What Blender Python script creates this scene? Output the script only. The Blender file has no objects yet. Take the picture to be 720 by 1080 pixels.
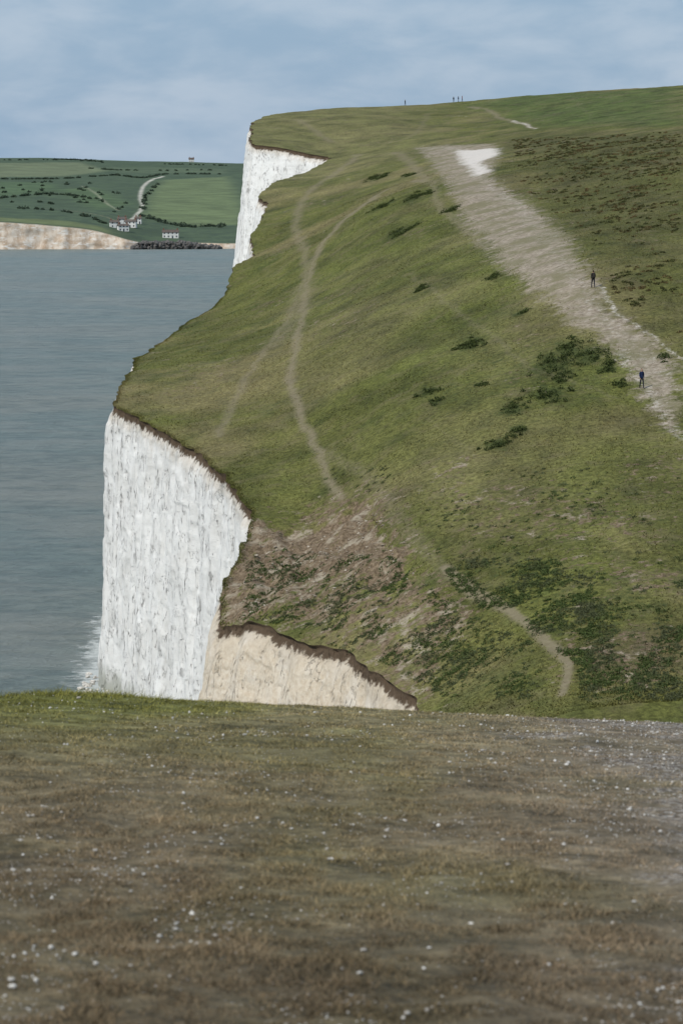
import bpy, math, numpy as np
from mathutils import Vector, Matrix
rng=np.random.default_rng(7)
sc=bpy.context.scene
sc.view_settings.view_transform='Standard'
sc.view_settings.look='None'
sc.view_settings.exposure=0
CAMZ=60.0; F=3000.0; VH=175.0
PIT=math.atan((540-VH)/F); cp,sp=math.cos(PIT),math.sin(PIT)
# ---------------------------------------------------------------- camera
cam=bpy.data.cameras.new("camera"); co=bpy.data.objects.new("camera",cam); sc.collection.objects.link(co)
cam.sensor_fit='VERTICAL'; cam.sensor_height=36; cam.lens=100; cam.clip_start=0.5; cam.clip_end=60000
co.location=(0,0,CAMZ); co.rotation_euler=(math.pi/2-PIT,0,0)
cam.dof.use_dof=True; cam.dof.focus_distance=230; cam.dof.aperture_fstop=7.0
sc.camera=co
# ---------------------------------------------------------------- helpers
def ray(u,v):
    a=(u-360)/F; b=(540-v)/F; dy=cp+b*sp; dz=-sp+b*cp
    return a/dy, dz/dy
def P(u,v,d):
    rx,rz=ray(u,v); return (rx*d,d,CAMZ+rz*d)
def sstep(a,b,x):
    t=np.clip((x-a)/(b-a),0,1); return t*t*(3-2*t)
def _h(ix,iy,iz,s):
    n=(ix.astype(np.int64)*374761393+iy.astype(np.int64)*668265263+iz.astype(np.int64)*2147483647+s*974634777)&0xffffffff
    n=((n^(n>>13))*1274126177)&0xffffffff
    n=((n^(n>>15))*2246822519)&0xffffffff
    return ((n^(n>>16))&0xffffff)/float(0xffffff)
def vn(x,y,z=None,s=0):
    if z is None: z=np.zeros_like(x)
    x,y,z=np.broadcast_arrays(np.asarray(x,float),np.asarray(y,float),np.asarray(z,float))
    ix,iy,iz=np.floor(x),np.floor(y),np.floor(z); fx,fy,fz=x-ix,y-iy,z-iz
    fx=fx*fx*(3-2*fx);fy=fy*fy*(3-2*fy);fz=fz*fz*(3-2*fz)
    r=0
    for a in (0,1):
        for b in (0,1):
            for c in (0,1):
                w=(fx if a else 1-fx)*(fy if b else 1-fy)*(fz if c else 1-fz)
                r=r+w*_h(ix+a,iy+b,iz+c,s)
    return r*2-1
def fbm(x,y,z=None,s=0,o=4):
    r=0;a=1;t=0
    for i in range(o):
        k=2.03**i
        r=r+a*vn(x*k+i*17.3,y*k-i*9.1,None if z is None else z*k,s+i); t+=a; a*=0.5
    return r/t
def link(o,parent=None):
    sc.collection.objects.link(o)
    if parent: o.parent=parent
    return o
def mesh_np(name,verts,faces,mat=None,smooth=True,parent=None):
    me=bpy.data.meshes.new(name)
    verts=np.asarray(verts,np.float32); faces=np.asarray(faces,np.int32)
    k=faces.shape[1]
    me.vertices.add(len(verts)); me.vertices.foreach_set("co",verts.ravel())
    me.loops.add(faces.size); me.loops.foreach_set("vertex_index",faces.ravel())
    me.polygons.add(len(faces)); me.polygons.foreach_set("loop_start",np.arange(0,faces.size,k,dtype=np.int32))
    me.polygons.foreach_set("loop_total",np.full(len(faces),k,np.int32))
    me.polygons.foreach_set("use_smooth",np.full(len(faces),smooth))
    me.update(calc_edges=True)
    if mat: me.materials.append(mat)
    o=bpy.data.objects.new(name,me); link(o,parent)
    return o
def fattr(o,name,vals,dom='POINT'):
    a=o.data.attributes.new(name,'FLOAT',dom); a.data.foreach_set("value",np.asarray(vals,np.float32).ravel())
def cattr(o,name,vals,dom='POINT'):
    a=o.data.attributes.new(name,'FLOAT_COLOR',dom)
    v=np.ones((len(vals),4),np.float32); v[:,:3]=vals; a.data.foreach_set("color",v.ravel())
def grid_faces(nr,nc):
    i=np.arange(nr-1)[:,None]*nc+np.arange(nc-1)[None,:]
    i=i.ravel()
    return np.stack([i,i+1,i+nc+1,i+nc],1)

# node helper
class NT:
    def __init__(s,name):
        s.m=bpy.data.materials.new(name); s.m.use_nodes=True; s.t=s.m.node_tree; s.t.nodes.clear()
        s.out=s.t.nodes.new('ShaderNodeOutputMaterial'); s.b=s.t.nodes.new('ShaderNodeBsdfPrincipled')
        s.t.links.new(s.b.outputs[0],s.out.inputs[0]); s.b.inputs['Specular IOR Level'].default_value=0.15
        s.b.inputs['Roughness'].default_value=0.9
        s.pos=s.t.nodes.new('ShaderNodeNewGeometry').outputs['Position']
    def n(s,t): return s.t.nodes.new(t)
    def L(s,a,b):
        if isinstance(a,(int,float)): b.default_value=a
        elif isinstance(a,(tuple,list)):
            b.default_value=(*a,1) if len(a)==3 and b.type=='RGBA' else a
        else: s.t.links.new(a,b)
    def attr(s,name,col=False):
        a=s.n('ShaderNodeAttribute'); a.attribute_name=name
        return a.outputs['Color'] if col else a.outputs['Fac']
    def noise(s,scale,detail=4,rough=.6,st=(1,1,1),vec=None,off=0):
        mp=s.n('ShaderNodeMapping'); s.L(vec or s.pos,mp.inputs[0]); mp.inputs['Scale'].default_value=st; mp.inputs['Location'].default_value=(off,off*.7,off*.3)
        a=s.n('ShaderNodeTexNoise'); s.L(mp.outputs[0],a.inputs['Vector']); a.inputs['Scale'].default_value=scale
        a.inputs['Detail'].default_value=detail; a.inputs['Roughness'].default_value=rough
        return a.outputs['Fac']
    def voro(s,scale,st=(1,1,1),feat='F1',out='Distance'):
        mp=s.n('ShaderNodeMapping'); s.L(s.pos,mp.inputs[0]); mp.inputs['Scale'].default_value=st
        a=s.n('ShaderNodeTexVoronoi'); a.feature=feat; s.L(mp.outputs[0],a.inputs['Vector']); a.inputs['Scale'].default_value=scale
        return a.outputs[out]
    def m_(s,op,a,b=0.0,c=None,clamp=False):
        x=s.n('ShaderNodeMath'); x.operation=op; s.L(a,x.inputs[0]); s.L(b,x.inputs[1]); x.use_clamp=clamp
        if c is not None: s.L(c,x.inputs[2])
        return x.outputs[0]
    def rng(s,v,a,b,c=0.0,d=1.0,smooth=True):
        x=s.n('ShaderNodeMapRange'); x.interpolation_type='SMOOTHSTEP' if smooth else 'LINEAR'
        s.L(v,x.inputs[0]); 
        for i,q in enumerate((a,b,c,d)): x.inputs[i+1].default_value=q
        return x.outputs[0]
    def mix(s,f,a,b,mode='MIX'):
        x=s.n('ShaderNodeMix'); x.data_type='RGBA'; x.blend_type=mode
        s.L(f,x.inputs[0]); s.L(a,x.inputs[6]); s.L(b,x.inputs[7]); return x.outputs[2]
    def bump(s,h,strength,dist,prev=None):
        x=s.n('ShaderNodeBump'); x.inputs['Strength'].default_value=strength; x.inputs['Distance'].default_value=dist
        s.L(h,x.inputs['Height'])
        if prev: s.L(prev,x.inputs['Normal'])
        return x.outputs[0]
    def base(s,c): s.L(c,s.b.inputs['Base Color'])
    def normal(s,c): s.L(c,s.b.inputs['Normal'])
    def rough(s,c): s.L(c,s.b.inputs['Roughness'])
def simple(name,c,c2=None,scale=5,rough=.8,bump=0):
    t=NT(name); t.rough(rough)
    c2=c2 or tuple(q*.75 for q in c)
    n=t.noise(scale,4); t.base(t.mix(t.rng(n,.35,.65),c,c2))
    if bump: t.normal(t.bump(n,.6,bump))
    return t.m

# ---------------------------------------------------------------- terrain definition
EDGE=[(265,129,770),(267,150,692),(268,152,690),(300,157,683),(347,163,674),(348,168,668),(320,183,640),(290,192,605),(270,207,580),
 (283,218,560),(262,250,515),(268,270,490),(245,285,470),(240,305,458),(232,318,450),(200,340,425),(170,362,400),
 (145,380,378),(133,400,350),(120,430,324),(150,442,312),(180,458,300),(210,480,288),(235,498,278),(248,513,270),
 (267,548,258),(252,585,250),(236,620,243),(233,655,237),(262,656,233),(290,668,228),(330,680,222),(365,690,217),
 (395,712,210),(440,735,203)]
EW=np.array([P(*e) for e in EDGE])[::-1]
ey=np.concatenate([[-200,0,60,100,150,190],EW[:,1],[850,1000,1300,2000]])
ex=np.concatenate([[-14,-9,-9,-8,-1,5.5],EW[:,0],[-14,10,60,200]])
YT=np.arange(-200,2000,.25)
XT=np.interp(YT,ey,ex)
k=np.exp(-np.linspace(-2,2,9)**2); k/=k.sum()
XT=np.convolve(np.pad(XT,4,mode='edge'),k,'valid')
amp=np.interp(YT,[100,230,450,700],[.4,.4,.7,1.0])
XT=XT+amp*(fbm(YT/9,YT*0+3.3,s=5,o=4)*1.3+0.45*vn(YT/1.6,YT*0,s=9))
def xe(y): return np.interp(y,YT,XT)
CTRL=[(720,745,187),(600,745,189),(500,743,196),(676,600,214),(500,600,222),(400,600,230),(300,610,240),(320,560,255),
 (676,500,238),(560,500,243),(676,450,253),(500,450,261),(400,450,273),(300,450,293),(200,430,318),(625,305,302),(500,340,306),(400,340,328),(676,400,268),
 (300,340,378),(720,320,292),(720,240,340),(720,185,400),(600,210,400),(500,210,418),(400,220,455),(330,250,470),(500,165,560),
 (420,165,620),(600,150,550),(720,145,500),(320,119,800),(400,113,850),(480,108,880),(560,101,850),(640,97,800),(720,94,760),
 (400,133,740),(480,128,760),(560,122,740),(640,118,680),(720,116,640),(330,145,720)]
C=np.array([P(*c) for c in CTRL]+[P(*e) for e in EDGE if e[2] not in (692,674)])
C=np.vstack([C,[(60,190,26),(150,200,32),(80,280,46),(150,400,64),(200,700,88),(200,1000,84),(0,1050,68),(100,1050,76),(-40,1050,62),(-60,500,30),(-60,320,24),(0,160,17),(40,150,17),(-40,220,14)]])
SY=.35
def tps(r2): return np.where(r2>0,r2*np.log(r2+1e-12),0)
def fit(C):
    q=np.stack([C[:,0],C[:,1]*SY],1)/100; n=len(q)
    r2=((q[:,None]-q[None])**2).sum(-1)
    A=np.zeros((n+3,n+3)); A[:n,:n]=tps(r2)+np.eye(n)*2e-4; A[:n,n]=1;A[:n,n+1:]=q;A[n,:n]=1;A[n+1:,:n]=q.T
    w=np.linalg.solve(A,np.concatenate([C[:,2],[0,0,0]]))
    return q,w
def ev(x,y,q,w):
    x,y=np.broadcast_arrays(np.asarray(x,float),np.asarray(y,float))
    X=x.ravel()/100; Y=y.ravel()*SY/100
    r=w[-3]+w[-2]*X+w[-1]*Y
    for i in range(len(q)): r=r+w[i]*tps((X-q[i,0])**2+(Y-q[i,1])**2)
    return r.reshape(x.shape)
QR,WR=fit(C)
def Ff(x,y):
    x,y=np.broadcast_arrays(np.asarray(x,float),np.asarray(y,float))
    yy=np.clip(y,-60,60); z=CAMZ-1.6-.11*yy-.001*np.where(yy>0,yy*yy,0)-.25*np.clip(y-60,0,1e9)
    g=-.05*np.clip(x,-3,60)
    q=np.clip(-x-3.2,0,1e9); g=g-np.where(q<2.5,.15*q*q,.9375+.75*(q-2.5))
    return z+g*sstep(3,30,y)-.17*sstep(30,40,y)
def H0(x,y):
    x,y=np.broadcast_arrays(np.asarray(x,float),np.asarray(y,float))
    r=ev(np.clip(x,-60,240),np.clip(y,120,1100),QR,WR)
    t=sstep(140,190,y)
    return Ff(x,y)*(1-t)+r*t
def p2w(u,v,H=H0,d0=186,d1=1000,st=.5):
    d=np.arange(d0,d1,st); rx,rz=ray(u,v); zz=CAMZ+rz*d; h=H(rx*d,d)
    i=np.argmax(h>zz) if (h>zz).any() else np.argmin(zz-h)
    return (rx*d[i],d[i])
def pl(pts,**k): return np.array([p2w(u,v,**k) for u,v in pts])
def dseg(x,y,poly,closed=False):
    best=np.full(x.shape,1e9); n=len(poly)
    for i in range(n if closed else n-1):
        a=poly[i]; b=poly[(i+1)%n]; ab=b-a; l=max(1e-9,(ab**2).sum())
        t=np.clip(((x-a[0])*ab[0]+(y-a[1])*ab[1])/l,0,1)
        d=np.hypot(x-a[0]-t*ab[0],y-a[1]-t*ab[1])
        best=np.minimum(best,d)
    return best
def inside(x,y,poly):
    r=np.zeros(x.shape,bool); n=len(poly)
    for i in range(n):
        x0,y0=poly[i]; x1,y1=poly[(i+1)%n]
        c=((y0>y)!=(y1>y))&(x<(x1-x0)*(y-y0)/((y1-y0) or 1e-9)+x0); r^=c
    return r
def pmask(x,y,poly,soft,lo=None):
    d=dseg(x,y,poly,True); s=np.where(inside(x,y,poly),d,-d); return sstep(-soft if lo is None else -lo,soft,s)
def smoothpl(p,n=6):
    q=np.vstack([2*p[0]-p[1],p,2*p[-1]-p[-2]]); out=[]
    for i in range(1,len(q)-2):
        for t in np.arange(n)/n:
            out.append(.5*((2*q[i])+(q[i+1]-q[i-1])*t+(2*q[i-1]-5*q[i]+4*q[i+1]-q[i+2])*t*t+(-q[i-1]+3*q[i]-3*q[i+1]+q[i+2])*t**3))
    out.append(q[-2]); return np.array(out)
BARE=pl([(264,546),(300,558),(335,555),(372,532),(392,528),(398,552),(432,578),(440,600),(400,618),(340,612),(300,628),(275,655),(225,664),(225,620),(245,585)])
SLUMP=pl([(262,545),(372,525),(400,530),(450,590),(480,640),(440,700),(380,680),(320,662),(225,664),(225,620),(245,585)])
def Hd(x,y):
    x,y=np.broadcast_arrays(np.asarray(x,float),np.asarray(y,float))
    h=H0(x,y); far=sstep(150,200,y)
    h=h+far*(.28*fbm(x/6,y/8,s=21,o=4)+.06*fbm(x/1.1,y/1.4,s=27,o=2)+np.clip(y/700,0,1)*.5*fbm(x/25,y/30,s=22,o=3))
    h=h+(1-far)*(.05*fbm(x/1.1,y/1.6,s=23,o=4)+.015*vn(x/.22,y/.22,s=24))
    m=(y>200)&(y<280)&(x<20)
    if m.any():
        b=pmask(x[m],y[m],BARE,.8); b2=pmask(x[m],y[m],SLUMP,3); hh=h[m]
        rg=1-2*np.abs(fbm(x[m]/3.2,y[m]/4,s=36,o=4))
        hh=hh+b*(-.6+.7*fbm(x[m]/1.5,y[m]/2.2,s=30,o=4)+.55*rg)+b2*.5*fbm(x[m]/2.8,y[m]/3.4,s=34,o=4); h=h.copy(); h[m]=hh
    return h
# rows/cols
ys=[]; y=-60.
while y<2000:
    ys.append(y)
    if y<0: y+=3
    elif y<60: y+=.2
    elif y<190: y+=1.5
    elif y<340: y+=.36
    elif y<500: y+=.65
    elif y<655: y+=1.2
    elif y<700: y+=.6
    elif y<920: y+=1.4
    else: y*=1.06
ys=np.array(ys); NR=len(ys)
tj=list(np.arange(0,70,.3)); 
while tj[-1]<650: tj.append(tj[-1]+(tj[-1]-tj[-2])*1.15)
tj=np.array(tj); NC=len(tj)
scl=np.clip(ys/300,.22,4)
X=xe(ys)[:,None]+tj[None]*scl[:,None]; Y=np.repeat(ys[:,None],NC,1)
Z=Hd(X,Y)
xf,yf,zf=X.ravel(),Y.ravel(),Z.ravel()

# ---- masks (world space)
wobx=xf+.5*fbm(xf/3,yf/5,s=71,o=3)*np.clip(yf/300,.5,2); woby=yf+1.2*fbm(xf/4,yf/6,s=72,o=3)
wn=.75+.5*fbm(xf/5,yf/8,s=73,o=3)
def strip(pts,w,**k):
    p=smoothpl(pl(pts,**k)); 
    out=np.zeros(xf.shape); lo=p.min(0)-8; hi=p.max(0)+8
    m=(xf>lo[0])&(xf<hi[0])&(yf>lo[1])&(yf<hi[1])
    d=dseg(wobx[m],woby[m],p); ww=w*yf[m]/3000*(.6+.8*np.clip(wn[m],0,1.5))
    out[m]=np.exp(-(d/ww)**2*.9); return out
dirt=np.zeros(xf.shape)
for pts,w,a in [
 ([(378,163),(345,188),(320,212),(312,240),(322,272),(317,305),(300,342),(270,385),(245,425),(230,462)],5.5,.72),
 ([(452,190),(430,193),(400,205),(365,230),(340,258),(326,290),(320,330),(311,370),(308,400),(318,440),(335,475),(345,505),(362,527)],5.0,.92),
 ([(322,300),(312,335),(290,365)],16,.6),
 ([(312,126),(328,136),(348,150)],5,.65),
 ([(452,120),(440,138),(420,148),(380,153)],4,.5),
 ([(345,478),(385,500),(408,530),(440,568),(480,610)],9,.5),
 ([(470,600),(500,626),(530,645),(565,668),(592,690),(601,710),(592,740)],5.8,1.25),
 ([(495,112),(520,120),(545,130),(566,135)],3.5,.9),
 ([(430,290),(470,320),(515,350),(555,385),(600,402),(650,422)],4,.45),
 ([(452,440),(490,470),(540,478)],3,.38),([(470,405),(500,385),(540,380)],3,.38),
 ([(415,160),(435,175),(455,192)],6,.7),([(455,190),(462,215),(490,240),(510,262)],5,.7),
 ([(600,100),(615,115),(628,131)],2,.4),
 ([(440,160),(400,165),(375,168)],4,.6)]:
    dirt=np.maximum(dirt,a*strip(pts,w))
TRP=[(720,470),(692,447),(672,418),(655,388),(625,362),(590,338),(555,312),(520,281),(497,252),(480,227),(468,200),(452,176),(436,156),(470,152),(524,152),(530,166),(520,188),(545,202),(572,220),(602,248),(622,276),(632,300),(652,325),(690,352),(720,380)]
TR=pl(TRP)
track=pmask(wobx,woby,TR,3.2,2.4)
WH=pl([(480,159),(528,156),(526,164),(508,171),(522,180),(498,186),(484,172)])
white=pmask(wobx,woby,WH,2.6)
white=np.maximum(white,.42*strip([(440,155),(480,160),(500,178),(515,192),(560,225)],12))
white=np.maximum(white,.55*strip([(632,304),(652,330),(688,356),(724,382)],4))
white=np.maximum(white,.45*strip([(655,372),(680,405),(700,440),(724,462)],12))
white=np.maximum(white,.38*strip([(520,190),(560,235),(600,285),(640,340),(690,385),(724,420)],16))
white=np.maximum(white,.7*strip([(540,128),(566,135)],3))
white=np.maximum(white,.8*strip([(472,123),(492,124)],2))
def pmf(poly,soft,y0=180): return np.where(yf>y0,pmask(wobx,woby,pl(poly),soft),0)
bare=np.where((yf>200)&(yf<290),pmask(wobx,woby,BARE,1.6),0)*.84
bare=np.maximum(bare,.62*pmf([(235,600),(380,590),(470,600),(520,640),(480,690),(470,742),(400,742),(360,690),(300,670),(225,665)],4))
bare=np.maximum(bare,.52*pmf([(620,590),(730,590),(730,635),(640,625)],3))
bare=np.maximum(bare,.48*pmf([(560,680),(730,650),(730,742),(580,742)],5))
bare=np.maximum(bare,.55*pmf([(290,536),(372,505),(430,510),(460,590),(330,600)],4))
bare=np.maximum(bare,.42*pmf([(420,520),(560,500),(730,540),(730,590),(480,590)],6))
bare=np.maximum(bare,.36*sstep(.05,.5,fbm(xf/9,yf/14,s=75,o=4))*(yf>190))
scrub=.58*pmf([(460,585),(600,595),(730,605),(730,742),(610,742),(600,700),(540,660),(480,620)],6)
scrub=np.maximum(scrub,.55*pmf([(290,605),(420,600),(470,640),(560,680),(570,742),(470,742),(400,700),(330,675),(262,650)],4))
UR=[(540,140),(730,140),(730,360),(640,305),(610,245),(545,195)]
scrub=np.maximum(scrub,.5*pmf(UR,10,240))
scrub=np.maximum(scrub,.46*pmf([(430,360),(560,340),(650,380),(660,420),(560,470),(430,440)],8,220))
scrub=np.maximum(scrub,.42*pmf([(300,420),(480,500),(730,480),(730,590),(480,590),(400,540)],8,200))
heath=pmf([(600,680),(660,668),(730,664),(730,712),(640,712)],3)
heath=np.maximum(heath,.4*scrub*(yf>300))
field=np.where(yf>400,pmask(xf,yf,pl([(495,110),(560,100),(722,92),(722,130),(640,133),(570,133),(530,122)]),10),0)
# gorse positions
big=[(497,362,24,6),(450,411,14,5),(583,383,32,7),(622,372,26,8),(600,366,20,6),(655,405,9,5),(640,385,15,6),(422,243,16,4),(445,303,12,4),(405,216,15,4),(475,219,11,5),
 (545,452,14,5),(523,466,16,5),(540,430,17,5),(578,414,26,7),(460,422,10,4),(521,292,10,4),(548,330,10,4),(590,398,12,5),(700,375,9,4),
 (398,186,16,3),(430,182,11,3),(440,205,16,4),(505,402,7,3)]
gm=np.zeros(xf.shape); bx,by,br,bh=[],[],[],[]
for u,v,ru,hv in big:
    x,y=p2w(u,v+2); s=y/3000
    m=(np.abs(xf-x)<8)&(np.abs(yf-y)<16)
    gm[m]=np.maximum(gm[m],np.exp(-(((wobx[m]-x)/(ru*s*.85))**2+((woby[m]-y)/(ru*s*1.5))**2)))
    for k_ in range(max(5,int(ru/1.3))):
        bx.append(x+rng.normal()*ru*.42*s); by.append(y+rng.normal()*ru*.8*s); br.append(s*rng.uniform(2.5,6.5)); bh.append(s*hv*rng.uniform(.5,1.3))
scrub=np.maximum(scrub,1.05*gm)
# base tone
n1=fbm(xf/12,yf/18,s=41,o=5)[:,None]; n2=fbm(xf/2.6,yf/3.6,s=42,o=4)[:,None]; n3=fbm(xf/5,yf/8,s=43,o=5)[:,None]
g1=np.array([.110,.114,.031]); g2=np.array([.180,.155,.068]); g3=np.array([.060,.075,.021])
col=g1+(g2-g1)*np.clip(n1*1.9+.28,0,1)+(g3-g1)*np.clip(-n2*1.5,0,1)*.8
col=col*(1+.4*n3)
def tint(mask,c,a): 
    global col
    m=(mask*a)[:,None]; lum=1+.5*n2+.4*n3; col=col*(1-m)+np.array(c)*lum*m
tint(pmf([(365,230),(460,190),(560,310),(640,390),(560,440),(440,440),(330,400),(330,290)],8,240),(.092,.106,.026),.5)
tint(pmf([(300,480),(420,440),(600,450),(730,480),(730,580),(420,580)],8),(.122,.122,.040),.5)
tint(sstep(520,680,yf)*(1-sstep(5,40,xf)),(.165,.156,.066),.7)
tint(pmf(UR,10,240),(.080,.080,.025),.8)
tint(field,(.068,.096,.026),.85)
tint(heath,(.055,.042,.022),.5)
tint(np.clip(gm,0,1),(.04,.055,.014),.7)
near=1-sstep(90,150,yf)
fy=sstep(11,32,yf)
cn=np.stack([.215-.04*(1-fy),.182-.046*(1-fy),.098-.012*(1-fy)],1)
gl=sstep(.3,2.8,-xf+.5+.9*fbm(xf/1.5,yf/4,s=52,o=3))*sstep(14,30,yf)
gl=np.maximum(gl,sstep(28,44,yf)*.65*(1-sstep(0,3.5,xf)))
gl=np.maximum(gl,.32*sstep(-.1,.5,fbm(xf/1.2,yf/3,s=57,o=3)))
cn=cn*(1-gl[:,None])+np.array([.138,.140,.038])*gl[:,None]
rt=sstep(-.4,2.2,xf-.022*yf+.7*fbm(xf/1.0,yf/3,s=53,o=4))
cn=cn*(1-.8*rt[:,None])+np.array([.215,.172,.130])*.8*rt[:,None]
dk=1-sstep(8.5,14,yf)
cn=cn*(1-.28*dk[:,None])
cn=cn*(1+.5*fbm(xf/.45,yf/.9,s=54,o=4)[:,None])
col=col*(1-near[:,None])+cn*near[:,None]
col=np.clip(col,.01,1)
chk=near*np.clip(rt*.72*(1-.35*sstep(26,40,yf))+.4*fbm(xf/.9,yf/3,s=55,o=4)+.14,0,1)

# ---- terrain material
T=NT("turf_and_chalk")
bc=T.attr("tone",True)
nf=T.noise(2.2,6,.7); nm=T.noise(.35,5,.6,off=5); nvf=T.noise(11,4,.7,off=9)
c=T.mix(1.0,bc,T.mix(T.rng(nf,.3,.7),(.5,.5,.45),(1.4,1.4,1.35)),'MULTIPLY')
c=T.mix(1.0,c,T.mix(T.rng(nvf,.25,.75),(.62,.62,.62),(1.35,1.35,1.35)),'MULTIPLY')
c=T.mix(T.m_('MULTIPLY',T.rng(nm,.48,.70),.38),c,(.18,.150,.080))
scr=T.rng(T.m_('ADD',T.attr("scrub"),T.m_('MULTIPLY',T.m_('SUBTRACT',T.noise(.8,7,.72,off=3),.5),2.6)),.42,.95)
c=T.mix(T.m_('MULTIPLY',scr,.75),c,T.mix(nf,(.028,.042,.012),(.075,.090,.028)))
def thr(a,n,k,lo,hi): return T.rng(T.m_('ADD',a,T.m_('MULTIPLY',T.m_('SUBTRACT',n,.5),T.m_('MULTIPLY',k,T.rng(a,.0,.25)))),lo,hi)
bm=thr(T.attr("bare"),T.noise(.9,8,.75,off=15),2.6,.40,.70)
soilc=T.mix(T.rng(T.noise(2.8,7,.75,off=16),.36,.66),(.085,.056,.036),(.27,.200,.135))
soilc=T.mix(T.rng(T.noise(.45,6,.7,off=18),.50,.66),soilc,T.mix(nf,(.26,.21,.15),(.46,.40,.31)))
c=T.mix(T.m_('MULTIPLY',bm,.92),c,soilc)
dm=thr(T.attr("dirt"),T.noise(1.9,7,.75,off=12),1.5,.12,1.15)
c=T.mix(T.m_('MULTIPLY',dm,.85),c,T.mix(nf,(.155,.125,.072),(.295,.25,.17)))
tm=thr(T.attr("track"),T.noise(.6,8,.78,off=22),2.8,.34,.85)
tn=T.mix(T.rng(T.noise(1.6,7,.75,off=31),.33,.66),(.19,.148,.105),(.42,.355,.285))
tn=T.mix(T.rng(T.noise(.22,6,.7,off=33),.42,.60),tn,T.mix(nf,(.14,.130,.065),(.27,.23,.155)))
c=T.mix(T.m_('MULTIPLY',tm,.92),c,tn)
wm=thr(T.attr("white"),T.noise(1.3,7,.78,off=27),1.9,.36,.95)
c=T.mix(T.m_('MULTIPLY',wm,.93),c,(.64,.585,.53))
ck=thr(T.attr("chk"),T.noise(1.6,8,.78,st=(1,.8,1),off=40),2.6,.66,1.05)
c=T.mix(T.m_('MULTIPLY',ck,.75),c,T.mix(T.rng(T.noise(24,5,.72),.47,.60),(.085,.062,.046),(.56,.52,.47)))
vs=T.voro(30)
sp_=T.m_('MULTIPLY',T.m_('MULTIPLY',T.rng(vs,.20,.12),T.rng(T.noise(22,2,.6,off=60),.55,.61)),T.attr("near"))
c=T.mix(T.m_('MULTIPLY',sp_,.75),c,(.56,.53,.48))
T.base(c); T.rough(.95)
b1=T.bump(T.noise(1.1,7,.7),.6,.35); b2=T.bump(nvf,.5,.05,b1); T.normal(b2)
faces=grid_faces(NR,NC)
full=mesh_np("tmp",np.stack([xf,yf,zf],1),faces)
full.data.update()
vnorm=np.zeros(len(xf)*3,np.float32); full.data.vertices.foreach_get("normal",vnorm); vnorm=vnorm.reshape(-1,3)
bpy.data.objects.remove(full)
fd=dirt[faces].max(1)>.12; ft=(np.maximum(track,white)[faces].max(1)>.1)
lab=np.where(ft,2,np.where(fd,1,0))
A={"dirt":dirt,"track":track,"white":white,"bare":bare,"scrub":scrub,"near":near,"chk":chk}
for nm_,l in (("ground",0),("footpath",1),("chalk_track",2)):
    fs=faces[lab==l]; ids,inv=np.unique(fs,return_inverse=True); fs2=inv.reshape(fs.shape)
    o=mesh_np(nm_,np.stack([xf,yf,zf],1)[ids],fs2,T.m)
    o.data.normals_split_custom_set_from_vertices(vnorm[ids].tolist())
    for k_,v_ in A.items(): fattr(o,k_,v_[ids])
    cattr(o,"tone",col[ids])

# ---------------------------------------------------------------- chalk cliff
cy=ys; cx=xe(cy)
XS=np.convolve(np.pad(XT,12,mode='edge'),np.ones(25)/25,'valid')
tx=np.gradient(XS,YT); txi=np.interp(cy,YT,tx)
nl=np.sqrt(1+txi**2); nx,ny=-1/nl,txi/nl
L=np.concatenate([[0],np.cumsum(np.hypot(np.diff(cx),np.diff(cy)))])
NK=140
top=Hd(cx,cy)
kk=(np.linspace(0,1,NK)**1.15)
depth=kk[None]*(top[:,None]+2)
Lr=L[:,None]+0*depth
zc=top[:,None]-depth
fade=sstep(0,2.5,depth)
warm=(1-sstep(238,250,cy))*sstep(195,200,cy)
bat=np.interp(cy,[200,235,246,330,500,700],[.28,.20,.05,.035,.07,.10])
def ridged(a,b,s,o): return 1-2.2*np.abs(fbm(a,b,s=s,o=o))
sk=Lr+.12*zc   # joints lean slightly
out=bat[:,None]*depth
out+=fade*(.75*fbm(Lr/9,zc/34,s=61,o=3)+.34*ridged(sk/4.0,zc/22,62,2)+.13*ridged(sk/1.6,zc/7,63,2)+.07*ridged(sk/.8,zc/1.3,65,2))
blk=_h(np.floor(sk/1.5+.35*vn(Lr/3,zc/3,s=77)),np.floor(zc/2.8+.3*vn(Lr/2,zc/2,s=78)),np.zeros_like(zc),79)
out+=fade*.20*blk
out+=.18*sstep(0,.3,depth)*(1-sstep(.3,.8,depth))*vn(Lr/.7,zc/.4,s=66)
out-=.35*sstep(0,.25,depth)*(1-sstep(.5,1.6,depth))*(.6+.4*vn(Lr/1.5,zc*0,s=67))
CX=cx[:,None]+nx[:,None]*out; CY=cy[:,None]+ny[:,None]*out
K=NT("chalk")
dep=K.attr("depth"); wa=K.attr("warm")
n_a=K.noise(.30,7,.68,st=(1,1,.8)); n_b=K.noise(2.6,6,.75,off=4); n_c=K.noise(.9,6,.72,st=(1,1,.35),off=8)
c=K.mix(K.rng(n_a,.40,.72),(.88,.865,.83),(.75,.73,.69))
c=K.mix(K.m_('MULTIPLY',K.rng(n_c,.55,.70),.25),c,(.58,.54,.47))
c=K.mix(K.m_('MULTIPLY',K.rng(n_b,.56,.70),.35),c,(.52,.50,.47))
sepz=K.n('ShaderNodeSeparateXYZ'); K.L(K.pos,sepz.inputs[0])
zz=K.m_('ADD',sepz.outputs[2],K.m_('MULTIPLY',K.noise(.12,2),2.5))
fr=K.m_('FRACT',K.m_('MULTIPLY',zz,.55))
sm=K.m_('MULTIPLY',K.rng(K.m_('ABSOLUTE',K.m_('SUBTRACT',fr,.5)),.05,.0),K.rng(K.noise(1.9,5,.75,off=70),.52,.64))
c=K.mix(K.m_('MULTIPLY',sm,.40),c,(.28,.27,.26))
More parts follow.
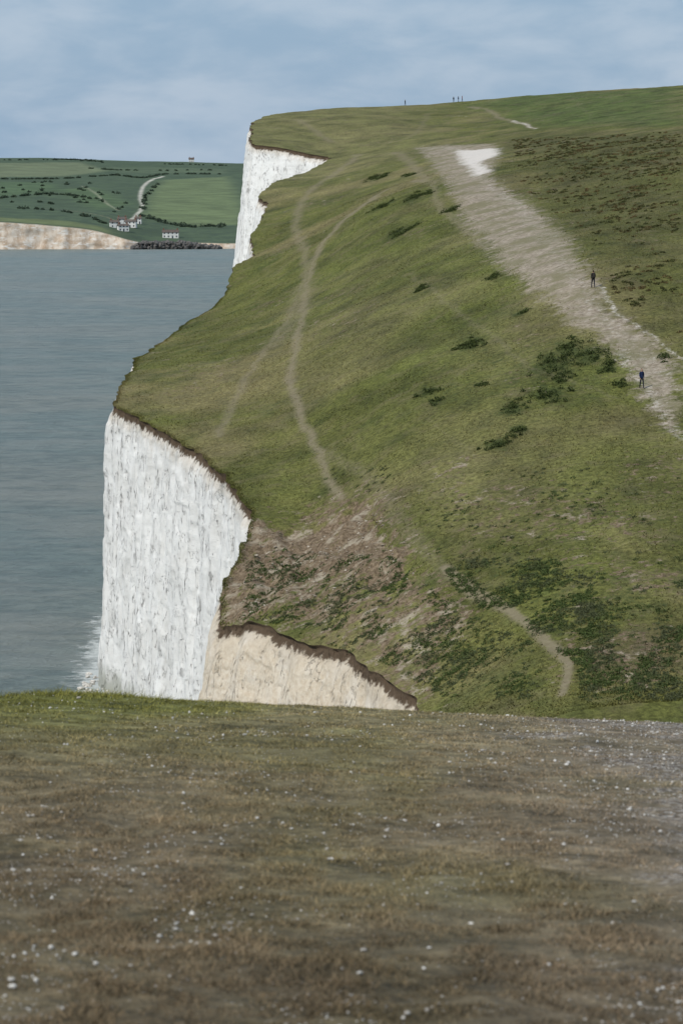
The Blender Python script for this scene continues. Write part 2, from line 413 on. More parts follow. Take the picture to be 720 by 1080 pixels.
fis=K.m_('MULTIPLY',K.rng(K.m_('ABSOLUTE',K.m_('SUBTRACT',K.noise(.7,4,.6,st=(1,1,.16),off=33),.5)),.012,.0),K.rng(K.noise(.45,4,.6,off=44),.46,.56))
fi2=K.m_('MULTIPLY',K.rng(K.m_('ABSOLUTE',K.m_('SUBTRACT',K.noise(.5,5,.6,st=(1,1,.7),off=36),.5)),.008,.0),K.rng(K.noise(.5,4,.6,off=47),.50,.58))
fis=K.m_('MAXIMUM',fis,fi2)
c=K.mix(K.m_('MULTIPLY',fis,.65),c,(.24,.23,.21))
wc=K.mix(K.rng(n_b,.35,.7),(.74,.65,.52),(.58,.47,.34))
c=K.mix(K.m_('MULTIPLY',wa,K.rng(n_a,.25,.6,.6,1.0)),c,wc)
tan=K.rng(K.m_('ADD',dep,K.m_('MULTIPLY',K.noise(.8,5,.7,off=17),-3.8)),.9,-1.1)
c=K.mix(K.m_('MULTIPLY',tan,.6),c,(.50,.42,.32))
soil=K.rng(K.m_('ADD',dep,K.m_('MULTIPLY',K.noise(1.3,5,.7,off=11),-2.0)),.12,-.25)
c=K.mix(soil,c,K.mix(n_b,(.05,.035,.022),(.17,.12,.08)))
gre=K.rng(K.m_('ADD',sepz.outputs[2],K.m_('MULTIPLY',K.noise(.5,5,off=19),-4)),1.8,-1.2)
c=K.mix(K.m_('MULTIPLY',gre,.7),c,(.22,.23,.17))
K.base(c); K.rough(.95)
K.b.inputs['Specular IOR Level'].default_value=.1
b=K.bump(K.m_('MULTIPLY',fis,-1.0),.8,.4); b=K.bump(K.noise(1.4,8,.80),.5,.4,b); b=K.bump(K.noise(6,5,.75),.5,.12,b); K.normal(b)
cl=mesh_np("chalk_cliff",np.stack([CX.ravel(),CY.ravel(),zc.ravel()],1),grid_faces(NR,NK)[:,::-1],K.m)
fattr(cl,"depth",depth.ravel()); fattr(cl,"warm",np.repeat(warm[:,None],NK,1).ravel())

# ---------------------------------------------------------------- sea
S=NT("sea_water")
nL=S.noise(.008,4,.6,st=(1,1.6,1)); nM=S.noise(.20,8,.78,st=(.75,1.1,1),off=3); nK=S.noise(.05,6,.7,st=(.6,1.2,1),off=13)
c=S.mix(S.rng(nL,.35,.65),(.220,.280,.262),(.275,.300,.265))
c=S.mix(S.rng(nM,.40,.58),S.mix(.62,c,(.105,.150,.145)),c)
c=S.mix(S.m_('MULTIPLY',S.rng(nK,.46,.62),.45),c,(.34,.355,.32))
vo=S.m_('MULTIPLY',S.rng(S.noise(.22,7,.8,st=(.7,1.3,1),off=60),.655,.70),.6)
c=S.mix(vo,c,(.6,.63,.63))
S.base(c); S.rough(.42); S.b.inputs['Specular IOR Level'].default_value=.35
b=S.bump(nM,1.0,3.0); b=S.bump(nK,.9,5,b); b=S.bump(S.noise(.8,5,.7,off=9),.9,.5,b); S.normal(b)
R=30000
sea=mesh_np("sea",[(-R,-R,0),(R,-R,0),(R,R,0),(-R,R,0)],[(0,1,2,3)],S.m)
sel=(cy>240)&(cy<470); rowi=np.where(sel)[0]
zi=np.argmin(np.abs(zc),axis=1); fx_=CX[np.arange(NR),zi]; fy_=CY[np.arange(NR),zi]
ks=np.ones(41)/41; fxs=np.convolve(np.pad(fx_,20,mode='edge'),ks,'valid'); fys=np.convolve(np.pad(fy_,20,mode='edge'),ks,'valid')
tt=np.linspace(-.25,1,16); W_=10
sv=np.stack([fxs[rowi][:,None]+nx[rowi][:,None]*tt*W_,fys[rowi][:,None]+ny[rowi][:,None]*tt*W_,np.full((len(rowi),16),.03)],2)
U=NT("surf"); tr=U.n('ShaderNodeBsdfTransparent'); ms=U.n('ShaderNodeMixShader')
fa=U.rng(U.m_('ADD',U.attr("t"),U.m_('MULTIPLY',U.m_('SUBTRACT',U.noise(.35,7,.78,st=(.8,1,1)),.5),2.4)),.62,.15)
U.base((.60,.63,.62)); U.L(U.m_('MULTIPLY',fa,.75),ms.inputs[0]); U.t.links.new(tr.outputs[0],ms.inputs[1]); U.t.links.new(U.b.outputs[0],ms.inputs[2]); U.t.links.new(ms.outputs[0],U.out.inputs[0])
so_=mesh_np("surf_foam",sv.reshape(-1,3),grid_faces(len(rowi),16),U.m); fattr(so_,"t",np.tile(np.clip(tt,0,1)*1.3,len(rowi)))

# ---------------------------------------------------------------- distant land
FC=[(-60,232,2080),(0,234,2080),(60,238,2080),(100,243,2080),(130,251,2080),(150,256,2080),(190,256,2085),(235,256,2090),(300,256,2090),
 (0,215,2450),(60,218,2400),(120,228,2300),(150,238,2230),(190,240,2260),(235,238,2280),(0,195,2900),(60,197,2850),(120,205,2700),(170,206,2750),(235,205,2750),
 (0,180,3600),(80,183,3500),(160,184,3500),(235,186,3500),(0,167,4600),(60,167,4600),(110,170,4700),(160,172,4700),(200,171,4500),(240,173,4600),(340,172,4600)]
FCW=np.array([P(*c) for c in FC]+[(-1200,2100,25),(-1200,4600,75),(400,2100,8),(400,4600,68),(-400,6500,40),(200,6500,40),(-1200,6500,40)])
QF,WF=fit(FCW)
def HF(x,y):
    x,y=np.broadcast_arrays(np.asarray(x,float),np.asarray(y,float))
    return np.maximum(ev(x,y,QF,WF),1.5)+ .8*fbm(x/40,y/80,s=81,o=3)
fyv=np.concatenate([np.arange(2074,2500,5),np.arange(2500,3600,11),np.arange(3600,6500,35)]); fxv=np.concatenate([np.arange(-1200,-420,12),np.arange(-420,80,1.6),np.arange(80,400,12)])
shore=lambda x: 6*fbm(x/30,x*0+1.7,s=83,o=4)+np.interp(x,[-250,-160,-140,0],[0,0,10,18])
GX,GY=np.meshgrid(fxv,fyv); GY=GY+shore(GX)*np.clip(1-(GY-2074)/200,0,1); GZ=HF(GX,GY)
ncf=len(fxv); KF=14
rows=[]
for i in range(KF):
    t=i/(KF); z=-1+(GZ[0]+1)*t; yy=GY[0]-3.5*(1-t)+1.5*fbm(fxv/7,z/5,s=84,o=3)
    rows.append(np.stack([fxv,yy,z],1))
V=np.concatenate(rows+[np.stack([GX.ravel(),GY.ravel(),GZ.ravel()],1)])
D=NT("distant_downland")
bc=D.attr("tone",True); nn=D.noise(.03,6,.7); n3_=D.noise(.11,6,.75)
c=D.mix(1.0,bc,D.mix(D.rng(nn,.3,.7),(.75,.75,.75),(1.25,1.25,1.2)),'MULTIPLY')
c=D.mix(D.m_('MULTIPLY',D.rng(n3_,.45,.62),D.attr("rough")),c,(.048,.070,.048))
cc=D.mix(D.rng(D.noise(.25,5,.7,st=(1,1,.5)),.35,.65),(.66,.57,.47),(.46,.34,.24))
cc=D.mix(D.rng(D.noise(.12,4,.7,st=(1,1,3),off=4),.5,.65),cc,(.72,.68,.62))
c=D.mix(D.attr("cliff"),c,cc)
D.base(c)
pk=dict(H=HF,d0=2085,d1=5200,st=4)
gx,gy=GX.ravel(),GY.ravel()
fcol=np.tile(np.array([.072,.102,.058]),(len(gx),1)); fr_=np.full(len(gx),.8)  # aerial haze painted in: downland greens lightened and shifted towards blue
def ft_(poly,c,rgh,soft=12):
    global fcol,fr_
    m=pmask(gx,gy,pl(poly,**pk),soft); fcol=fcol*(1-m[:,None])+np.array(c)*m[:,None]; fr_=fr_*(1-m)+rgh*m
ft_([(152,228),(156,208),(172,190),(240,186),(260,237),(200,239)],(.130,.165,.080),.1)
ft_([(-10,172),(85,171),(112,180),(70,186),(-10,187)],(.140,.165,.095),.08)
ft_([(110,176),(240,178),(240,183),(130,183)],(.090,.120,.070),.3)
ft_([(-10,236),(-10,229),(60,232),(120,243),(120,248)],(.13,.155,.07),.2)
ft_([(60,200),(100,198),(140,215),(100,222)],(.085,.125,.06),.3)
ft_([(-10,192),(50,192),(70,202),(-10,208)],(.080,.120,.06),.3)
for pts,w,c in [([(172,186),(160,190),(151,197),(148,208),(150,218),(143,228),(134,236)],1.8,(.42,.40,.34)),([(86,196),(100,203),(112,214),(125,222)],.9,(.26,.26,.18)),([(0,188),(60,188),(120,184),(150,187)],.9,(.035,.055,.03)),([(50,220),(100,226),(140,240)],.8,(.22,.2,.13))]:
    p=smoothpl(pl(pts,**pk)); d=dseg(gx,gy,p); m=1-sstep(.7,1.6,d/(w*gy/3000*1.0)); fcol=fcol*(1-m[:,None])+np.array(c)*m[:,None]; fr_=fr_*(1-m)
nv=KF*ncf
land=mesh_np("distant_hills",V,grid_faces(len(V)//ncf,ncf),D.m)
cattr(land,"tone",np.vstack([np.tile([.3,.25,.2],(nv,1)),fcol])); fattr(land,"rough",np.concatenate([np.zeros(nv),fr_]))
rim=np.zeros(len(gx)); rim[:ncf]=.6
fattr(land,"cliff",np.concatenate([np.ones(nv),rim]))

# ---------------------------------------------------------------- triangle foliage builders
def tris(name,base,dirs,side,mat,rv,parent=None):
    n=len(base); v=np.empty((n,3,3),np.float32); v[:,0]=base-side; v[:,1]=base+side; v[:,2]=base+dirs
    o=mesh_np(name,v.reshape(-1,3),np.arange(3*n).reshape(-1,3),mat,False,parent); fattr(o,"rv",rv,'FACE'); return o
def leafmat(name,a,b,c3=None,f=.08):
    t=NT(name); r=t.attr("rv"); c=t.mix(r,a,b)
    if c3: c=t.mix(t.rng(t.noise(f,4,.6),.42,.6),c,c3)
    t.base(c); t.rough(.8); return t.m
def clumps(name,cx_,cy_,r,h,n,ls,mat,Hf=Hd,upn=.3):
    cx_,cy_,r,h,n=[np.asarray(q,float) for q in np.broadcast_arrays(cx_,cy_,r,h,n)]
    idx=np.repeat(np.arange(len(cx_)),n.astype(int)); m=len(idx)
    th=rng.uniform(0,2*np.pi,m); el=np.arcsin(rng.uniform(0,1,m)); rr=rng.uniform(.45,1.0,m)
    ph=rng.uniform(0,6.28,len(cx_))[idx]
    lob=1+.28*np.sin(3*th+ph)+.2*np.sin(5*th+2*ph)
    px=cx_[idx]+r[idx]*lob*rr*np.cos(el)*np.cos(th); py=cy_[idx]+r[idx]*lob*rr*np.cos(el)*np.sin(th)
    pz=Hf(px,py)+h[idx]*rr*np.sin(el)*(.75+.35*np.sin(4*th+ph))
    s=ls*rng.uniform(.5,1.5,m)
    d=rng.normal(size=(m,3)); d[:,2]=np.abs(d[:,2])+upn; d/=np.linalg.norm(d,axis=1)[:,None]
    sd=np.cross(d,rng.normal(size=(m,3))); sd/=np.linalg.norm(sd,axis=1)[:,None]+1e-6
    rv=np.clip(.1+.65*rr*np.sin(el)+rng.uniform(-.2,.35,m),0,1)  # lit clump tops painted in: leaf colour lightens with height, plus random
    return tris(name,np.stack([px,py,pz],1),d*s[:,None],sd*s[:,None]*.45,mat,rv)
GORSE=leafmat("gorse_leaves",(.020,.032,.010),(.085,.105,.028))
HERB=leafmat("herb_leaves",(.030,.050,.014),(.115,.150,.045),(.085,.095,.045),.3)
br=np.array(br)
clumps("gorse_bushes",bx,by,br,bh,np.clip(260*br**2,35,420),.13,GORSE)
def scatter_poly(poly,n,**k):
    p=pl(poly,**k); lo,hi=p.min(0),p.max(0); out=[]
    while len(out)<n:
        q=rng.uniform(lo,hi,(n*3,2)); q=q[inside(q[:,0],q[:,1],p)]; out.extend(q.tolist())
    return np.array(out[:n])
def noisecut(q,sc_,thr_,s,jit=.35): return q[fbm(q[:,0]/sc_,q[:,1]/(sc_*1.3),s=s,o=4)+rng.normal(0,jit*.4,len(q))>thr_]
q=noisecut(scatter_poly([(540,148),(718,140),(718,358),(645,307),(615,245),(548,196)],2600),6,.02,91)
r_=rng.uniform(.12,.5,len(q))*np.where(rng.random(len(q))<.08,1.7,1)
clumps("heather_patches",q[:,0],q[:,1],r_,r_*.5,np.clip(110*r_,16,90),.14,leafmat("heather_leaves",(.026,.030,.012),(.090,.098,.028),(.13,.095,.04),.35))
q=np.vstack([noisecut(scatter_poly([(462,588),(600,595),(720,605),(720,742),(612,742),(605,700),(545,662),(480,625)],3600),3,.03,92),
 noisecut(scatter_poly([(262,590),(300,575),(420,590),(470,640),(560,680),(575,740),(480,742),(420,705),(340,678),(255,650)],2700),2.4,.07,93),
 noisecut(scatter_poly([(300,480),(480,500),(720,500),(720,600),(460,590),(400,540)],700),3.4,.24,94)])
r_=rng.uniform(.10,.34,len(q))*np.where(rng.random(len(q))<.12,1.8,1)
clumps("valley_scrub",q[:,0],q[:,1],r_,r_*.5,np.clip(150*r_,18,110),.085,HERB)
# meadow turf
N=300000
yy=rng.uniform(0,1,N)**1.5*330+188; xx=rng.uniform(-.125,.13,N)*yy
k_=(xx>xe(yy)+.05); xx,yy=xx[k_],yy[k_]
def samp(pts_mask,xx,yy):
    i=np.clip(np.searchsorted(ys,yy)-1,0,NR-1); s_=np.clip(yy/300,.22,4); j=np.clip(np.searchsorted(tj,(xx-xe(yy))/s_)-1,0,NC-1)
    return pts_mask.reshape(NR,NC,-1)[i,j]
occ=np.maximum.reduce([samp(dirt,xx,yy)[:,0],samp(track,xx,yy)[:,0],samp(bare,xx,yy)[:,0]*1.2])
k_=occ<rng.uniform(.05,1.0,len(xx)); xx,yy=xx[k_],yy[k_]
NB=20000
yb=rng.uniform(236,460,NB); xb=xe(yb)+np.abs(rng.normal(0,.25,NB))-.03
xx=np.concatenate([xx,xb]); yy=np.concatenate([yy,yb]); n=len(xx)
zz_=Hd(xx,yy)-.02; h=rng.uniform(.04,.15,n)*(1+.9*fbm(xx/2,yy/3,s=95,o=3))
d=np.stack([rng.normal(0,.6,n)*h,rng.normal(0,.6,n)*h,h],1); an=rng.uniform(0,6.28,n); w=rng.uniform(.03,.07,n)
def grassmat(name,lo,hi):
    M=NT(name); M.base(M.mix(M.attr("rv"),M.mix(1.0,M.attr("tone",True),lo,'MULTIPLY'),M.mix(1.0,M.attr("tone",True),hi,'MULTIPLY'))); return M.m
o=tris("meadow_grass",np.stack([xx,yy,zz_],1),d,np.stack([np.cos(an)*w,np.sin(an)*w,0*w],1),grassmat("meadow_grass",(.6,.6,.55),(1.6,1.5,1.6)),rng.random(n))
cattr(o,"tone",samp(col,xx,yy),'FACE')
# foreground turf
N=520000
t_=rng.random(N); yy=7.0*(60/7.0)**t_; xx=rng.uniform(-.135,.135,N)*yy+rng.uniform(-.4,.4,N)
n=len(xx); zz_=Hd(xx,yy)-.003
tf=fbm(xx/.16,yy/.22,s=96,o=3); tuft=np.clip(.6+1.1*tf,.12,1.5); green=samp(gl,xx,yy)[:,0]
h=rng.uniform(.010,.032,n)*tuft*(1+1.2*green*sstep(25,40,yy)); sz=np.clip(yy/15,1,2.6)
crest=((xx<-2.5)&(yy>30)); h=np.where(crest,h*2.2,h)
d=np.stack([rng.normal(0,.9,n)*h,rng.normal(0,.9,n)*h,h],1); an=rng.uniform(0,6.28,n); w=rng.uniform(.0014,.0030,n)*sz
k_=(samp(chk,xx,yy)[:,0]<rng.uniform(.2,1.1,n))&(tf>-.35+rng.normal(0,.15,n))
o=tris("turf_grass",np.stack([xx,yy,zz_],1)[k_],d[k_],np.stack([np.cos(an)*w,np.sin(an)*w,0*w],1)[k_],grassmat("turf_grass",(.55,.55,.5),(2.3,2.15,2.0)),(rng.random(n)**1.4)[k_])
cattr(o,"tone",samp(col,xx,yy)[k_],'FACE')
# ---------------------------------------------------------------- stones
import bmesh
bm_=bmesh.new(); bmesh.ops.create_icosphere(bm_,subdivisions=1,radius=1); IV=np.array([v.co[:] for v in bm_.verts]); IF=np.array([[v.index for v in f.verts] for f in bm_.faces]); bm_.free()
def stones(name,x,y,z,s,mat,flat=.6):
    n=len(x); v=IV[None]*(1+rng.uniform(-.3,.3,(n,len(IV),1)))*s[:,None,None]*rng.uniform(.6,1.2,(n,1,3)); v[:,:,2]*=flat
    a=rng.uniform(0,6.28,n); c_,s_=np.cos(a)[:,None],np.sin(a)[:,None]
    vx=v[:,:,0]*c_-v[:,:,1]*s_; vy=v[:,:,0]*s_+v[:,:,1]*c_
    v=np.stack([vx+x[:,None],vy+y[:,None],v[:,:,2]+z[:,None]],2)
    f=IF[None]+np.arange(n)[:,None,None]*len(IV)
    return mesh_np(name,v.reshape(-1,3),f.reshape(-1,3),mat,False)
CH=simple("chalk_stone",(.70,.67,.62),(.36,.33,.29),6)
N=34000
t_=rng.random(N); yy=7.5*(44/7.5)**t_; xx=rng.uniform(-.13,.13,N)*yy
pr=.12+.9*samp(chk,xx,yy)[:,0]+.30*(1-sstep(10,24,yy)); k_=rng.random(N)<pr*np.clip(.45+2.0*fbm(xx/.5,yy/1.2,s=99,o=3),0.05,1); xx,yy=xx[k_],yy[k_]
s=.0018+.0034*rng.random(len(xx))+.011*rng.random(len(xx))**14; s=s*np.clip(yy/18,.85,1.6)
stones("chalk_pebbles",xx,yy,Hd(xx,yy)+.3*s+.006,s,CH)
q=noisecut(scatter_poly([(262,550),(300,558),(372,535),(392,532),(430,580),(440,610),(380,620),(290,640),(240,655),(236,625),(252,585)],3600),1.4,.08,98)
s=.02+.17*rng.random(len(q))**6
stones("eroded_rubble",q[:,0],q[:,1],Hd(q[:,0],q[:,1])+.15*s,s,simple("rubble",(.46,.40,.32),(.16,.12,.08),1.2))
yb=rng.uniform(290,335,160); xb=xe(yb)-rng.uniform(1,4,160); s=.15+.5*rng.random(160)**3
stones("fallen_chalk_boulders",xb,yb-rng.uniform(0,3,160),0*xb+.1,s,CH)

# ---------------------------------------------------------------- distant hedges, trees
def up(poly,n): return scatter_poly(poly,n,**pk)
TRE=leafmat("distant_tree_leaves",(.032,.050,.036),(.074,.102,.062))  # leaf greens carry the same painted haze, shifted bluish
tp=[]
for pts,n,wd in [([(0,189),(60,189),(120,185),(150,188),(175,184),(235,184)],130,2),([(150,222),(156,206),(172,191)],24,2),([(150,228),(190,238),(235,239)],50,4),
  ([(60,168),(85,169),(112,172)],50,10),([(0,209),(60,205),(120,214)],50,2.5),([(20,220),(70,224),(110,236)],26,2.5),([(95,178),(140,180),(230,180)],30,4),([(0,169),(60,169)],12,8),([(170,173),(240,175)],20,8)]:
    p=smoothpl(pl(pts,**pk)); i_=rng.integers(0,len(p)-1,n); f_=rng.random(n)[:,None]; q=p[i_]*(1-f_)+p[i_+1]*f_; tp.append(q+rng.normal(0,wd,(n,2))*[.5,1.5])
tp=np.vstack(tp+[noisecut(up([(0,190),(110,190),(140,215),(120,235),(0,225)],80),60,.05,97)])
r_=rng.uniform(1.0,3.0,len(tp))
clumps("distant_trees",tp[:,0],tp[:,1],r_,r_*.9,np.full(len(tp),60),1.0,TRE,HF)

# ---------------------------------------------------------------- houses
WALLM=simple("white_render",(.78,.77,.74),(.68,.67,.64),.4); ROOF=simple("slate_roof",(.10,.09,.085),(.15,.12,.10),.6); ROOF2=simple("tile_roof",(.13,.10,.085),(.10,.08,.07),.6)
GL=simple("window_glass",(.03,.04,.05),(.05,.06,.07),1,.2); DR=simple("door_paint",(.06,.08,.10),None,1,.5); BR=simple("chimney_brick",(.25,.13,.09),None,2)
def box(name,c,s,mat,parent):
    x,y,z=c;a,b,h=s[0]/2,s[1]/2,s[2]/2
    v=[(x+i*a,y+j*b,z+k*h) for i in(-1,1) for j in(-1,1) for k in(-1,1)]
    return mesh_np(name,v,[(0,1,3,2),(4,6,7,5),(0,4,5,1),(2,3,7,6),(0,2,6,4),(1,5,7,3)],mat,False,parent)
def house(nm_,u,v,d,w,dp,h,rh,rot=0,roof=ROOF,rows_=2):
    x,y,z=P(u,v,d); z=max(float(HF(x,y)),1.0)-.3
    e=bpy.data.objects.new(nm_,None); e.location=(x,y,z); e.rotation_euler=(0,0,rot); link(e)
    box("walls",(0,0,h/2),(w,dp,h),WALLM,e)
    a,b=w/2+.35,dp/2+.4
    rv_=[(-a,-b,h+.01),(a,-b,h+.01),(a,b,h+.01),(-a,b,h+.01),(-a,0,h+rh),(a,0,h+rh)]
    me=bpy.data.meshes.new("roof"); me.from_pydata(rv_,[],[(0,1,5,4),(2,3,4,5),(0,4,3),(1,2,5),(0,3,2,1)]); me.materials.append(roof); link(bpy.data.objects.new("roof",me),e)
    for s_ in (-1,1): box("chimney",(s_*(w/2-.9),0,h+rh+.35),(.9,.9,1.6),BR,e)
    nw=max(2,int(w/2.6)); 
    for r in range(rows_):
        for i in range(nw):
            xx=-w/2+w*(i+.5)/nw
            if r==0 and i==nw//2: box("door",(xx,-dp/2-.03,1.05),(1.0,.08,2.1),DR,e); continue
            box("window",(xx,-dp/2-.03,1.5+r*2.4),(.9,.08,1.1),GL,e)
    return e
for (u,v,w,dp,h,rh,rot,rf) in [(121,240,7,5,4.2,1.7,.2,ROOF),(129,237,7,5,4.4,1.8,.1,ROOF),(138,240,9,5,4.6,1.8,-.15,ROOF),(130,244,8,5,4.2,1.5,0.3,ROOF),(146,236,5,4,4.2,1.6,0,ROOF)]:
    x,y=p2w(u,v,**pk); house("cottage",u,v,y,w,dp,h,rh,rot,rf)
x,y=p2w(180,251,**pk); house("coastguard_house",180,251,y,12,6,4.4,2.0,0.05,ROOF2)
house("farmhouse",202,172,4450,8,6,4.5,2.6,0,ROOF2)
n=900; xs_=rng.uniform(-152,-88,n); yb=2074+shore(xs_)-rng.uniform(0,12,n); s=rng.uniform(.8,2.0,n)
hz=np.interp(xs_,[-152,-145,-115,-100,-88],[1,5,5,2.5,1.2])*rng.random(n)
stones("rock_revetment",xs_,yb,hz,s,simple("dark_rock",(.09,.085,.08),(.15,.14,.13),.5),.9)

# ---------------------------------------------------------------- hikers
SKIN=simple("skin",(.45,.28,.20),(.40,.24,.17),8,.6); HAIR=simple("hair",(.05,.03,.02),None,20,.7); BOOT=simple("boot_leather",(.04,.03,.025),None,10,.6)
NAVY=simple("navy_jacket",(.02,.035,.09),None,8); BLK=simple("black_jacket",(.02,.02,.022),None,8); TRO=simple("dark_trousers",(.03,.032,.04),None,8); RED=simple("red_jacket",(.25,.03,.03),None,8); PACK=simple("backpack_fabric",(.05,.045,.04),None,8); EYE=simple("eye",(.02,.02,.02),None,5,.3); LIP=simple("lips",(.35,.15,.13),None,5)
def skin(name,pts,edges,rad,mats,parent,classify=None,sub=1):
    me=bpy.data.meshes.new(name); me.from_pydata(pts,edges,[]); o=bpy.data.objects.new(name,me); link(o)
    m=o.modifiers.new("s",'SKIN'); o.modifiers.new("b",'SUBSURF').levels=sub
    for i,r in enumerate(rad):
        sv=me.skin_vertices[0].data[i]; sv.radius=(r,r) if not isinstance(r,tuple) else r; sv.use_root=(i==0)
    dg=bpy.context.evaluated_depsgraph_get(); dg.update(); nm=bpy.data.meshes.new_from_object(o.evaluated_get(dg))
    bpy.data.objects.remove(o); nm.name=name
    nm.materials.clear()
    for q in mats: nm.materials.append(q)
    for p in nm.polygons:
        p.use_smooth=True
        if classify: p.material_index=classify(p.center)
    o=bpy.data.objects.new(name,nm); link(o,parent); return o
def ell(name,c,r,mat,parent,cut=None):
    bm=bmesh.new(); bmesh.ops.create_uvsphere(bm,u_segments=20,v_segments=14,radius=1)
    for v in bm.verts: v.co=Vector((v.co.x*r[0],v.co.y*r[1],v.co.z*r[2]))
    if cut:
        bmesh.ops.delete(bm,geom=[v for v in bm.verts if cut(v.co)],context='VERTS')
    for v in bm.verts: v.co+=Vector(c)
    me=bpy.data.meshes.new(name); bm.to_mesh(me); bm.free(); me.materials.append(mat)
    for p in me.polygons: p.use_smooth=True
    return link(bpy.data.objects.new(name,me),parent)
def hiker(x,y,H_,rot,jacket,stride=.22,pack=True,full=True):
    e=bpy.data.objects.new("hiker",None); e.location=(x,y,float(Hd(np.array([x]),np.array([y]))[0])+.01); e.rotation_euler=(0,0,rot); e.scale=(H_/1.75,)*3; link(e)
    s=stride
    pts=[(0,0,.95),(0,.0,1.12),(0,.01,1.32),(0,0,1.46),(0,-.01,1.56),
      (.09,0,.90),(.10,-s*.55-.03,.50),(.10,-s,.09),(.10,-s-.13,.045),
      (-.09,0,.90),(-.10,s*.35-.04,.49),(-.10,s,.11),(-.10,s-.11,.045),
      (.17,.01,1.41),(.22,s*.35,1.15),(.22,s*.35-.08,.92),
      (-.17,.01,1.41),(-.22,-s*.25,1.15),(-.21,-s*.6-.06,.94)]
    ed=[(0,1),(1,2),(2,3),(3,4),(0,5),(5,6),(6,7),(7,8),(0,9),(9,10),(10,11),(11,12),(3,13),(13,14),(14,15),(3,16),(16,17),(17,18)]
    rad=[(.13,.11),(.14,.10),(.16,.11),(.11,.08),.055,.09,.065,.05,.04,.09,.065,.05,.04,.065,.05,.038,.065,.05,.038]
    def cf(c):
        if c.z<.10: return 2
        if c.z<.92 and not (abs(c.x)>.165 and c.z>.78): return 1
        if c.z>1.50: return 3
        return 0
    skin("body",pts,ed,rad,[jacket,TRO,BOOT,SKIN],e,cf,2)
    ell("head",(0,-.015,1.64),(.075,.095,.115),SKIN,e)
    ell("hair",(0,.005,1.655),(.083,.098,.113),HAIR,e,cut=lambda c:(c.y<-.03 and c.z<.045))
    if full:
        for sx in(-1,1):
            ell("eye",(sx*.028,-.103,1.645),(.011,.008,.008),EYE,e); ell("ear",(sx*.078,0,1.635),(.01,.018,.03),SKIN,e)
        ell("nose",(0,-.115,1.62),(.012,.018,.022),SKIN,e); ell("mouth",(0,-.104,1.585),(.024,.008,.008),LIP,e)
        for (w0,sx) in ((Vector(pts[15]),1),(Vector(pts[18]),-1)):
            hp=[tuple(w0)]; hr=[.026]; he=[]
            palm=w0+Vector((0,-.01,-.075)); hp.append(tuple(palm)); hr.append((.022,.036)); he.append((0,1))
            for k_,(oy,ln) in enumerate(((-.030,.065),(-.010,.078),(.010,.072),(.030,.055))):
                b0=palm+Vector((0,oy,-.03)); b1=b0+Vector((-sx*.006,0,-ln*.5)); b2=b1+Vector((-sx*.016,-.004,-ln*.45))
                j=len(hp); hp+= [tuple(b0),tuple(b1),tuple(b2)]; hr+=[.010,.009,.0075]; he+=[(1,j),(j,j+1),(j+1,j+2)]
            t0=w0+Vector((-sx*.004,-.04,-.055)); t1=t0+Vector((-sx*.008,-.018,-.035)); j=len(hp); hp+=[tuple(t0),tuple(t1)]; hr+=[.011,.009]; he+=[(1,j),(j,j+1)]
            skin("hand",hp,he,hr,[SKIN],e,None,1)
    if pack:
        bm=bmesh.new(); bmesh.ops.create_cube(bm,size=1)
        for v in bm.verts: v.co=Vector((v.co.x*.30*(.85 if v.co.z>0 else 1),v.co.y*.18+.19,v.co.z*.44+1.24))
        bmesh.ops.bevel(bm,geom=bm.edges[:],offset=.05,segments=3,affect='EDGES')
        me=bpy.data.meshes.new("backpack"); bm.to_mesh(me); bm.free(); me.materials.append(PACK); link(bpy.data.objects.new("backpack",me),e)
    return e
x,y=p2w(676,411); hiker(x,y,21*y/3000,.3,NAVY,.2,False)
x,y=p2w(625,306); hiker(x,y,18.5*y/3000,math.pi+.2,BLK,.22,True)
for u,d,j,r,s_ in [(478,872,BLK,.5,.1),(483,875,NAVY,2,.15),(487,870,RED,1.4,.12),(427,850,BLK,1,.1)]:
    rx,_=ray(u,108); hiker(rx*d,d,1.75,r,j,s_,False,False)

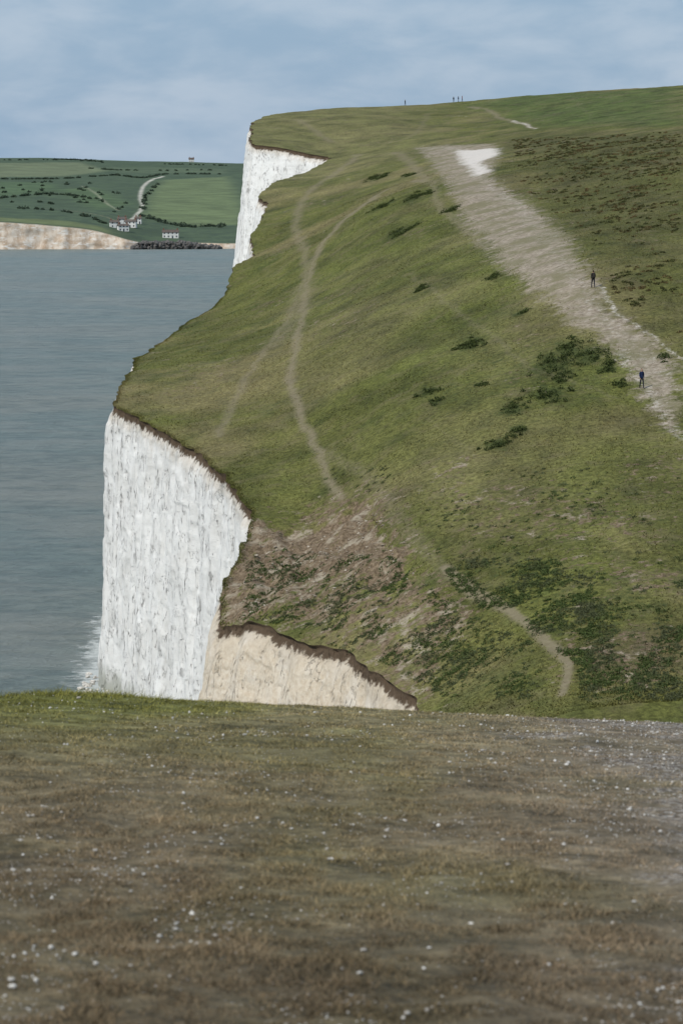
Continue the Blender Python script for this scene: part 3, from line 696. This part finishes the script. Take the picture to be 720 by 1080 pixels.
# ---------------------------------------------------------------- sky and sun
W=bpy.data.worlds.new("World"); sc.world=W; W.use_nodes=True; t=W.node_tree; bg=t.nodes['Background']
sunv=Vector((-.72,-.60,0)).normalized(); EL=math.radians(48)
sky=t.nodes.new('ShaderNodeTexSky'); sky.sky_type='NISHITA'; sky.sun_disc=False; sky.sun_elevation=EL; sky.sun_rotation=math.atan2(sunv.x,sunv.y)
sky.air_density=1.2; sky.dust_density=1.0; sky.ozone_density=2.0
tc=t.nodes.new('ShaderNodeTexCoord'); mp=t.nodes.new('ShaderNodeMapping'); mp.inputs['Scale'].default_value=(9,9,26); mp.inputs['Location'].default_value=(2.3,.4,1.1)
t.links.new(tc.outputs['Generated'],mp.inputs[0])
no=t.nodes.new('ShaderNodeTexNoise'); no.inputs['Scale'].default_value=2.3; no.inputs['Detail'].default_value=8; no.inputs['Roughness'].default_value=.52; no.inputs['Distortion'].default_value=.2; t.links.new(mp.outputs[0],no.inputs['Vector'])
mr=t.nodes.new('ShaderNodeMapRange'); mr.interpolation_type='SMOOTHSTEP'; mr.inputs[1].default_value=.34; mr.inputs[2].default_value=.72; t.links.new(no.outputs['Fac'],mr.inputs[0])
cr=t.nodes.new('ShaderNodeMix'); cr.data_type='RGBA'; cr.inputs[6].default_value=(2.9,4.3,6.0,1); cr.inputs[7].default_value=(4.4,5.5,6.9,1); t.links.new(mr.outputs[0],cr.inputs[0])
mx=t.nodes.new('ShaderNodeMix'); mx.data_type='RGBA'; mx.inputs[0].default_value=.88; t.links.new(sky.outputs[0],mx.inputs[6]); t.links.new(cr.outputs[2],mx.inputs[7])
t.links.new(mx.outputs[2],bg.inputs[0]); bg.inputs[1].default_value=.1
sl=bpy.data.lights.new("sun",'SUN'); sl.energy=3.1; sl.angle=math.radians(5); sl.color=(1,.95,.87)
so=bpy.data.objects.new("sun",sl); link(so)
dirv=-Vector((sunv.x*math.cos(EL),sunv.y*math.cos(EL),math.sin(EL))); so.rotation_euler=dirv.to_track_quat('-Z','Y').to_euler()
